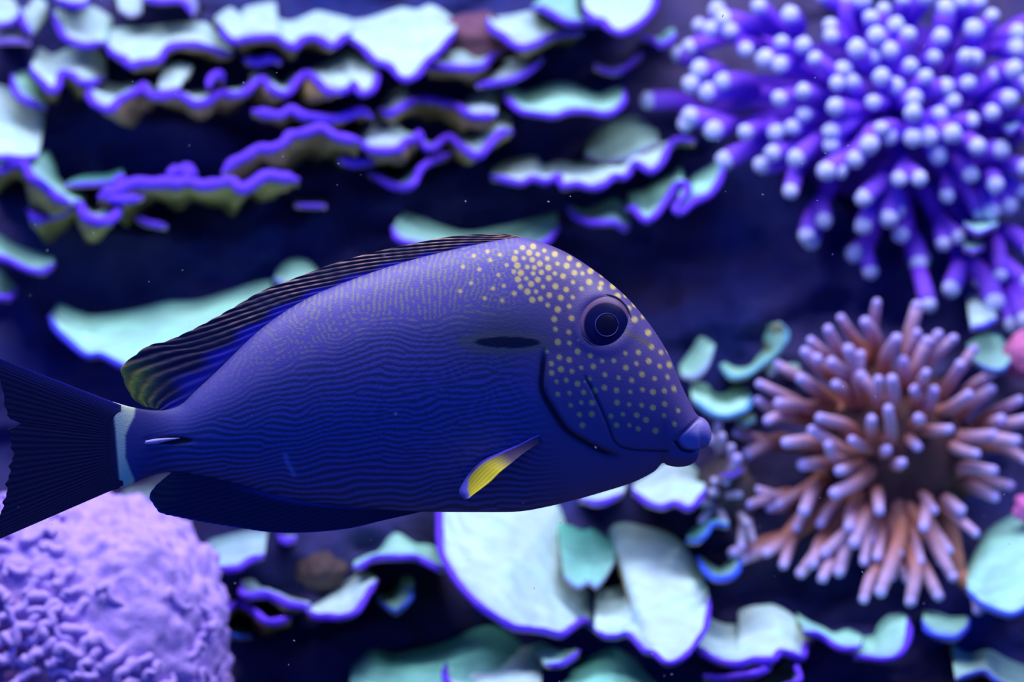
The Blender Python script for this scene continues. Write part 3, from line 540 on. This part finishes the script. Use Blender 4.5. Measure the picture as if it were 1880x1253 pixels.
def build_body():
    ns, nt = 500, 260
    xs = np.concatenate([np.linspace(203, 1240, 420), np.linspace(1243, 1306, 80)])
    top = smooth_interp(TOP, xs); bot = smooth_interp(BOT, xs); wd = smooth_interp(WID, xs)
    th = np.linspace(0, np.pi, nt)                      # near side, top to bottom
    def side(sgn, ths):
        v = np.cos(ths)[None, :]
        # sample heights more evenly than a plain ellipse
        v = .55*v+.45*np.sign(v)*(1-(1-np.abs(v))**1.0)
        X = np.repeat(xs[:, None], len(ths), 1); cy = (top+bot)[:, None]/2; hh = (bot-top)[:, None]/2
        Y = cy-hh*v
        off = wd[:, None]*np.power(np.clip(1-np.abs(v)**2.1, 0, 1), .62)
        # fullness sits a little above mid height in front, cheeks and belly round off
        dG, tG = dist_poly(X, Y, GILL); dP, tP = dist_poly(X, Y, PREOP); dM, _ = dist_poly(X, Y, MOUTH); dL, _ = dist_poly(X, Y, LIPBACK)
        gw = sstep(0, .12, tG)*sstep(1, .85, tG)
        # cover of the gill stands proud in front of the slit
        front = np.where(tG > .0, 1, 1)
        xg = np.interp(Y, GILL[:, 1], GILL[:, 0])
        prow = sstep(0, 6, X-xg)*np.exp(-np.clip(X-xg, 0, None)/55)*sstep(640, 700, Y)*sstep(845, 815, Y)
        off = off+4.5*prow-5.5*np.exp(-(dG/5)**2)*gw-2.8*np.exp(-(dP/2.2)**2)*sstep(0, .1, tP)*sstep(1, .9, tP)
        off = off-np.minimum(off*.7, 6)*np.exp(-(dM/3)**2)-np.minimum(off*.5, 3.5)*np.exp(-(dL/3)**2)
        # swelling of the lips
        off = off+5*np.exp(-((X-1276)/18)**2-((Y-800)/18)**2)+4*np.exp(-((X-1245)/14)**2-((Y-842)/10)**2)+3*np.exp(-((X-1272)/9)**2-((Y-842)/9)**2)
        # orbit
        dE = np.hypot(X-EYE[0], (Y-EYE[1])*1.0)
        off = off+2.5*np.exp(-((dE-52)/12)**2)*sstep(20, 45, dE)-5*sstep(48, 30, dE)
        # groove of the tail spine and the shoulder bar
        off = off-4*np.exp(-((X-312)/40)**4-((Y-809)/6)**2)
        V = FW(X, Y, off*sgn)
        # ---- colour
        base = np.zeros(X.shape+(3,))+np.array([.138, .108, .365])
        base = base*(1+.0*X[..., None])
        lower = sstep(640, 800, Y)[..., None]
        base = base*(1-.25*lower)+np.array([.10, .15, .42])*.25*lower  # blue light on the lower flank put into the skin colour
        head = sstep(930, 1030, X)
        hb = np.array([.135, .092, .235])
        base = base*(1-head[..., None])+hb*head[..., None]
        lab = sample(LAB, X+sample(WX, X, Y), Y+sample(WY, X, Y)); brk = sample(BRK, X, Y)
        li = sstep(-.35, .55, lab)
        onb = sstep(1000, 900, X-np.clip(Y-560, 0, 400)*.18)*sstep(232, 300, X)
        w1 = sample(w_ma, X, Y)
        # maze: yellow grey lines on lavender ; stripes: dark lines on blue
        mz = sstep(.05, .65, lab)*sstep(-1.1, -.2, brk)
        stc = np.array([.022, .045, .085])
        yel = np.array([.27, .25, .21])
        dens = sstep(330, 620, X)*.75+.15
        k1 = (mz*w1*onb*dens)[..., None]; base = base*(1-k1)+yel*k1
        k2 = ((1-li)*(1-w1)*onb*.78)[..., None]; base = base*(1-k2)+stc*k2
        # olive dusky tint behind the gill
        tint = np.exp(-((X-930)/105)**2-((Y-612)/58)**2)[..., None]*.8; base = base*(1-tint)+np.array([.075, .08, .085])*tint
        # head spots
        sp = np.zeros(X.shape)
        for q, (sx, sy) in enumerate(SPOTS):
            m = (np.abs(xs-sx) < 10); idx = np.where(m)[0]
            if not len(idx): continue
            a_, b_ = idx[0], idx[-1]+1
            r_ = 4.7+1.0*math.sin(q*2.3) if sy < 640 else 4.5+.8*math.sin(q*1.7)
            if sx < 935: r_ = 3.6
            d_ = np.hypot(X[a_:b_]-sx, Y[a_:b_]-sy); sp[a_:b_] = np.maximum(sp[a_:b_], sstep(r_+1.8, r_-1.8, d_))
        k3 = (sp*.95)[..., None]; base = base*(1-k3)+np.array([.84, .64, .14])*k3
        # shoulder bar; shade in gill slit, crease and mouth slit put into the colour
        bar = sstep(1.0, .82, np.sqrt(((X-932)/66)**2+((Y-629-(X-932)*.01)/11.5)**2))
        halo = sstep(1.35, 1.0, np.sqrt(((X-928)/75)**2+((Y-630)/18)**2))
        base = base*(1-.5*halo[..., None])+np.array([.13, .14, .07])*.5*halo[..., None]
        base = base*(1-bar[..., None])+np.array([.004, .004, .02])*bar[..., None]
        g = (np.exp(-(dG/7.5)**2)*gw*.95)[..., None]; base = base*(1-g)+np.array([.006, .006, .03])*g
        g = (np.exp(-(dP/2.6)**2)*sstep(0, .08, tP)*.85)[..., None]; base = base*(1-g)+np.array([.01, .012, .04])*g
        g = (np.exp(-(dM/2.5)**2)*.9)[..., None]; base = base*(1-g)+np.array([.01, .008, .03])*g
        lip = (sstep(1.1, .8, np.hypot((X-1279)/34, (Y-797)/32))*sstep(-3, 5, (X-1240)*.73+(Y-813)*.68)*sstep(0, 3, dL))[..., None]
        base = base*(1-lip*.75)+np.array([.36, .30, .62])*lip*.75
        # olive streak in front of the eye, small scar on the flank
        dS, _ = dist_poly(X, Y, np.array([(1150., 612.), (1172, 622), (1192, 634)])); g = (np.exp(-(dS/5)**2)*.6)[..., None]
        base = base*(1-g)+np.array([.20, .16, .03])*g
        dS, _ = dist_poly(X, Y, np.array([(524., 836.), (528, 850), (540, 872)])); g = (np.exp(-(dS/4.5)**2)*.5)[..., None]
        base = base*(1-g)+np.array([.30, .38, .75])*g
        # dark rear, tail spine slot, white tail band
        rear = (sstep(350, 262, X)*.65)[..., None]; base = base*(1-rear)+np.array([.03, .025, .11])*rear
        slot = sstep(1, .7, np.sqrt(((X-315)/45)**2+((Y-809)/9)**2))[..., None]; base = base*(1-slot)+np.array([.004, .004, .015])*slot
        bl = np.interp(Y, [735, 790, 830, 890], [205, 212, 215, 220]); br = np.interp(Y, [745, 765, 785, 800, 840, 862, 880, 892], [249, 246, 236, 230, 230, 238, 246, 246])
        bd = (sstep(-3, 3, X-bl)*sstep(3, -3, X-br))[..., None]; base = base*(1-bd)+np.array([.85, .95, .48])*bd
        tl = sstep(2, -4, X-bl)[..., None]; base = base*(1-tl)+np.array([.02, .012, .05])*tl
        return V, base
    Vn, Cn = side(1, th)
    thf = np.linspace(np.pi, 0, nt//2)[1:-1]
    Vf, Cf = side(-1, thf)
    V = np.concatenate([Vn, Vf], 1); C = np.concatenate([Cn, Cf], 1); nr = V.shape[1]
    Fq = []
    i = np.arange(ns-1)[:, None]; j = np.arange(nr)[None, :]; j2 = (j+1) % nr
    F = np.stack([i*nr+j, i*nr+j2, (i+1)*nr+j2, (i+1)*nr+j], -1).reshape(-1, 4)
    V = V.reshape(-1, 3); C = C.reshape(-1, 3)
    a = len(V); V = np.vstack([V, V[:nr].mean(0), V[(ns-1)*nr:].mean(0)]); C = np.vstack([C, C[:nr].mean(0), C[(ns-1)*nr:ns*nr].mean(0)])
    F = F.tolist()
    for q in range(nr):
        F.append([q, a, (q+1) % nr]); F.append([(ns-1)*nr+(q+1) % nr, a+1, (ns-1)*nr+q])
    me = bpy.data.meshes.new('body'); o0 = wloc(fish)
    return mk('body', V, F, M_FISH, fish, C)
body = build_body()

def fin_sheet(name, base, outer, nu, nv, offs, thick, colf, jag=0, parent=None, disp=None, zig=None, mat=None):
    """two-faced fin between two pixel curves; offs(u,v) px towards the viewer, colf(u,v,X,Y) -> colour"""
    B = crspline(base, nu); O = crspline(outer, nu)
    u = np.linspace(0, 1, nu)[:, None]; v = np.linspace(0, 1, nv)[None, :]
    if zig is not None:
        dirv = O-B; dirv /= np.linalg.norm(dirv, axis=1)[:, None]+1e-9; O = O+dirv*zig(u[:, 0])[:, None]
    X = B[:, 0:1]*(1-v)+O[:, 0:1]*v; Y = B[:, 1:2]*(1-v)+O[:, 1:2]*v
    of = offs(u, v)+0*X; d = disp(u, v, X, Y) if disp else 0*X
    tk = thick*(1-.8*v)+.35+0*X
    V1 = FW(X, Y, of+tk+d).reshape(-1, 3); V2 = FW(X, Y, of-tk+d).reshape(-1, 3); n = nu*nv
    F = np.vstack([grid_faces(nu, nv, 0), grid_faces(nu, nv, n, flip=True)]).tolist()
    for i in range(nu-1): F.append([i*nv+nv-1, (i+1)*nv+nv-1, n+(i+1)*nv+nv-1, n+i*nv+nv-1]); F.append([i*nv, n+i*nv, n+(i+1)*nv, (i+1)*nv])
    for j in range(nv-1): F.append([j, j+1, n+j+1, n+j]); F.append([(nu-1)*nv+j, n+(nu-1)*nv+j, n+(nu-1)*nv+j+1, (nu-1)*nv+j+1])
    c = colf(u, v, X, Y).reshape(-1, 3)
    return mk(name, np.vstack([V1, V2]), F, mat or M_FIN, parent or fish, np.vstack([c, c]))
def mixc(a, b, k): return a*(1-k[..., None])+np.asarray(b)*k[..., None]
# back fin
dbase = np.array([(985, 446), (930, 446), (870, 457), (800, 474), (720, 496), (640, 525), (560, 559), (480, 612), (400, 690), (360, 728), (325, 750), (300, 758)], float)
dout = np.array([(975, 440), (940, 432), (900, 430), (840, 433), (780, 443), (700, 460), (620, 482), (540, 512), (480, 536), (430, 565), (370, 598), (310, 626), (275, 635), (245, 656), (224, 676), (230, 704), (244, 730), (262, 745), (285, 750)], float)
def dcol(u, v, X, Y):
    c = np.zeros(X.shape+(3,))+np.array([.085, .050, .075])
    rear = sstep(480, 300, X)
    ph = (u-.26*v)*19+.12*np.sin(u*40)
    dash = .5+.5*np.sin(2*np.pi*(u*34+v*2.0)+2*np.sin(u*23))
    ln = np.power(.5+.5*np.cos(2*np.pi*ph), 2.2)*(.35+.65*dash)*sstep(.28, .5, v)
    c = mixc(c, [.95, .52, .26], ln*(.85-.62*rear)*sstep(330, 520, X)+ln*.12)
    dk = np.power(.5+.5*np.cos(2*np.pi*ph+np.pi), 3)
    c = mixc(c, [.008, .006, .014], dk*.6*(v > .1))
    bl = sstep(.42, .12, v+.07*np.sin(u*70))*sstep(0, .15, u)
    c = mixc(c, [.075, .05, .55], bl*.9*(1-.45*rear))
    seam = np.exp(-((v-.035)/.045)**2); c = mixc(c, [.006, .006, .02], seam*.85*sstep(.05, .4, u))
    yl = sstep(330, 235, X)*sstep(650, 700, Y)*sstep(.35, .8, v)*(.45+.55*(.5+.5*np.cos(2*np.pi*ph)))
    c = mixc(c, [.95, .80, .03], yl*.8)
    c = mixc(c, [.45, .30, .16], sstep(940, 960, X)*sstep(985, 965, X)*.5)
    return c
fin_sheet('dorsal_fin', dbase, dout, 420, 60, lambda u, v: 2.0*(1-v)+0*u, 4.0, dcol,
          disp=lambda u, v, X, Y: .9*np.cos(2*np.pi*(u-.26*v)*19)*sstep(0, .2, v),
          zig=lambda u: 2.2*np.abs(np.sin(np.pi*u*32))*sstep(.35, .6, u))
# belly fin
abase = np.array([(790, 934), (700, 930), (600, 922), (520, 908), (440, 885), (370, 866), (330, 862), (318, 862)], float)
aout = np.array([(775, 940), (740, 948), (700, 957), (640, 971), (570, 978), (500, 978), (430, 968), (370, 958), (330, 950), (296, 942), (285, 930), (275, 912), (284, 895), (300, 880), (315, 868)], float)
def acol(u, v, X, Y):
    c = np.zeros(X.shape+(3,))+np.array([.012, .010, .045])
    ph = (u-.16*v)*30; ln = np.power(.5+.5*np.cos(2*np.pi*ph), 2)
    c = mixc(c, [.035, .03, .09], ln*.6*(v > .1)+0*X)
    rr = sstep(360, 285, X)*sstep(950, 900, Y); c = mixc(c, [.10, .07, .05], rr*(.3+.5*ln))
    c = mixc(c, [.05, .06, .40], np.exp(-((v-.10)/.06)**2)*.55*sstep(.12, .3, u)*sstep(.8, .55, u))
    c = mixc(c, [.10, .08, .55], sstep(.96, 1, v)*.7+0*X)
    return c
fin_sheet('anal_fin', abase, aout, 260, 30, lambda u, v: 3*(1-v)+0*u, 4.0, acol,
          disp=lambda u, v, X, Y: .25*np.cos(2*np.pi*(u-.16*v)*30)*sstep(0, .2, v),
          zig=lambda u: 1.3*np.abs(np.sin(np.pi*u*40))*sstep(.4, .7, u))
# tail
tbase = np.array([(222, 744), (222, 790), (224, 840), (226, 892)], float)
tout = np.array([(-75, 630), (-40, 648), (-8, 680), (5, 715), (12, 745), (18, 766), (37, 778), (22, 789), (20, 802), (27, 828), (22, 858), (16, 888), (13, 912), (4, 940), (-12, 972), (-42, 1002), (-85, 1027)], float)
def tcol(u, v, X, Y):
    c = np.zeros(X.shape+(3,))+np.array([.020, .013, .040])
    rays = np.power(.5+.5*np.cos(2*np.pi*u*38), 3)*(.4+.6*np.sin(u*9)**2); c = mixc(c, [.040, .026, .070], rays*.35+0*X)
    c = mixc(c, [.10, .055, .17], sstep(.22, .02, u)*.8+0*X)
    c = mixc(c, [.10, .07, .50], sstep(.035, .0, u)*.8+0*X)
    return c
tzig = lambda u: 5*np.abs(np.sin(np.pi*u*15))*sstep(.2, .35, u)*sstep(.95, .8, u)+2*np.sin(u*190)*sstep(.25, .4, u)*sstep(.95, .8, u)
fin_sheet('tail_fin', tbase, tout, 220, 70, lambda u, v: 0*u+0*v, 4.5, tcol, disp=lambda u, v, X, Y: .22*np.cos(2*np.pi*u*38)*sstep(0, .3, v), zig=tzig)
# pectoral fin, held out from the flank
def woff(px, py):
    t = np.interp(px, TOP[:, 0], TOP[:, 1]); b = np.interp(px, BOT[:, 0], BOT[:, 1]); v = ((t+b)/2-py)/((b-t)/2)
    return np.interp(px, WID[:, 0], WID[:, 1])*np.power(np.clip(1-np.abs(v)**2.1, 0, 1), .62)
lead = np.array([(1006, 796), (985, 800), (955, 815), (920, 830), (888, 845), (866, 864), (848, 890), (843, 905), (853, 918)], float)
trail = np.array([(1004, 808), (985, 818), (960, 834), (940, 850), (920, 866), (902, 884), (884, 898), (870, 908), (860, 916)], float)
def poff(u, v): return 90-14*u+58*v*sstep(.05, .6, u)+10*u+0*u
def pcol(u, v, X, Y):
    c = np.zeros(X.shape+(3,))+np.array([.08, .05, .10])
    rays = .5+.5*np.cos(2*np.pi*v*6.5)
    yl = sstep(.38, .60, u)*sstep(.06, .16, v)
    c = mixc(c, [.95, .80, .01], yl*(.70+.30*rays)+0*X)
    vio = sstep(.22, .06, v)*sstep(.80, .5, u); c = mixc(c, [.34, .20, .80], vio+0*X)
    dB = X-np.interp(Y, [840, 862, 880, 900, 918], [884, 866, 860, 859, 864])
    c = mixc(c, [.26, .22, .70], sstep(3, -3, dB)*sstep(.5, .7, u))
    return c
fin_sheet('pectoral_fin', lead, trail, 90, 40, lambda u, v: poff(u, v), 1.2, pcol, disp=lambda u, v, X, Y: .8*np.cos(2*np.pi*v*6.5)*sstep(0, .3, u)-10*sstep(.12, 0, u))
# folded-forward fin of the far side is hidden; the tail spine
sp_c = np.array([(268, 813), (285, 811), (305, 808), (330, 805)], float); Cs = crspline(sp_c, 16)
sv, sf = tube(FW(Cs[:, 0], Cs[:, 1], np.linspace(16, 27, 16)), SF*np.interp(np.linspace(0, 1, 16), [0, .3, 1], [3.5, 5.0, .8]), 10)
tag(mk('tail_spine', sv, sf, M_FIN, fish, np.broadcast_to([.62, .52, .80], (len(sv), 3))), 'pale blade shaped spine at the tail base')
# eye
gE = [(woff(EYE[0]+46, EYE[1])-woff(EYE[0]-46, EYE[1]))/92, (woff(EYE[0], EYE[1]+46)-woff(EYE[0], EYE[1]-46))/92]
oE = (woff(EYE[0]+46, EYE[1])+woff(EYE[0]-46, EYE[1])+woff(EYE[0], EYE[1]+46)+woff(EYE[0], EYE[1]-46))/4
def woff_lin(X, Y): return oE+(X-EYE[0])*gE[0]+(Y-EYE[1])*gE[1]
def dome(name, cx, cy, off, r, h, col, mat, parent, rin=0.0, ringh=0.0, n=56, m=14, colf=None):
    a = np.arange(n)/n*2*np.pi; t = np.linspace(rin, 1, m)
    X = cx+r*t[None, :]*np.cos(a)[:, None]; Y = cy+r*t[None, :]*np.sin(a)[:, None]
    prof = np.sqrt(np.clip(1-t**2, 0, 1))*h if rin == 0 else np.sin(np.pi*(t-rin)/(1-rin))**.7*ringh
    V = FW(X, Y, woff_lin(X, Y)+off+np.broadcast_to(prof[None, :], X.shape)).reshape(-1, 3)
    c = np.broadcast_to(np.asarray(col, float), (len(V), 3)) if colf is None else colf(X, Y, np.broadcast_to(t, X.shape)).reshape(-1, 3)
    return mk(name, V, grid_faces(n, m, closed_u=True), mat, parent, c)
EO = -3.0
def iriscol(X, Y, t):
    c = np.zeros(X.shape+(3,))+np.array([.006, .006, .05])
    k = sstep(.82, .90, np.hypot((X-EYE[0]-4)/48, (Y-EYE[1]-7)/48)); c = mixc(c, [.20, .11, .18], k)
    k = sstep(.92, 1.0, t); c = mixc(c, [.05, .035, .06], k*.8)
    return c
eye = dome('eye', EYE[0], EYE[1], EO, 48, 14, None, M_EYE, fish, colf=iriscol, n=96, m=40)
dome('pupil', EYE[0]+5, EYE[1]+7, EO+10.5, 24, 5, (.003, .003, .02), M_EYE, eye)
def ringtube(name, cx, cy, r, off, tr, col, parent):
    a = np.linspace(0, 2*np.pi, 65); xx, yy = cx+r*np.cos(a), cy+r*np.sin(a); C = FW(xx, yy, woff_lin(xx, yy)+off); V, F = tube(C, tr*SF, 8)
    return mk(name, V, F, M_FISH, parent, np.broadcast_to(col, (len(V), 3)))
ringtube('eyelid', EYE[0], EYE[1], 48.5, EO+1.5, 2.4, (.06, .045, .09), eye)
ringtube('pupil_ring', EYE[0]+5, EYE[1]+7, 21, EO+14.0, .8, (.05, .04, .30), eye)

# ------------------------------------------------------------------ drifting specks in the water
R2 = np.random.default_rng(21); V, F = [], []
for q in range(150):
    d = R2.uniform(.95, 1.32); c = W(R2.uniform(-100, 1980), R2.uniform(-60, 1310), d); r = R2.uniform(.00012, .00032)
    ax = R2.normal(0, 1, 3); ax /= np.linalg.norm(ax); b = len(V)
    for e in ((1, 0, 0), (-1, 0, 0), (0, 1, 0), (0, -1, 0), (0, 0, 1), (0, 0, -1)):
        e = np.array(e, float); V.append(c+r*(e+1.6*ax*np.dot(e, ax)))
    F += [(b+i, b+j, b+k_) if (i, j, k_) else 0 for i, j, k_ in ((0, 2, 4), (2, 1, 4), (1, 3, 4), (3, 0, 4), (2, 0, 5), (1, 2, 5), (3, 1, 5), (0, 3, 5))]
snow = mk('drifting_specks', V, F, mat_plain('speck', (.5, .5, .6), .8, .1, .1, 50, 0), smooth=False)
tag(snow, 'tiny pale specks drifting in the water around the fish', 'specks', kind='stuff')
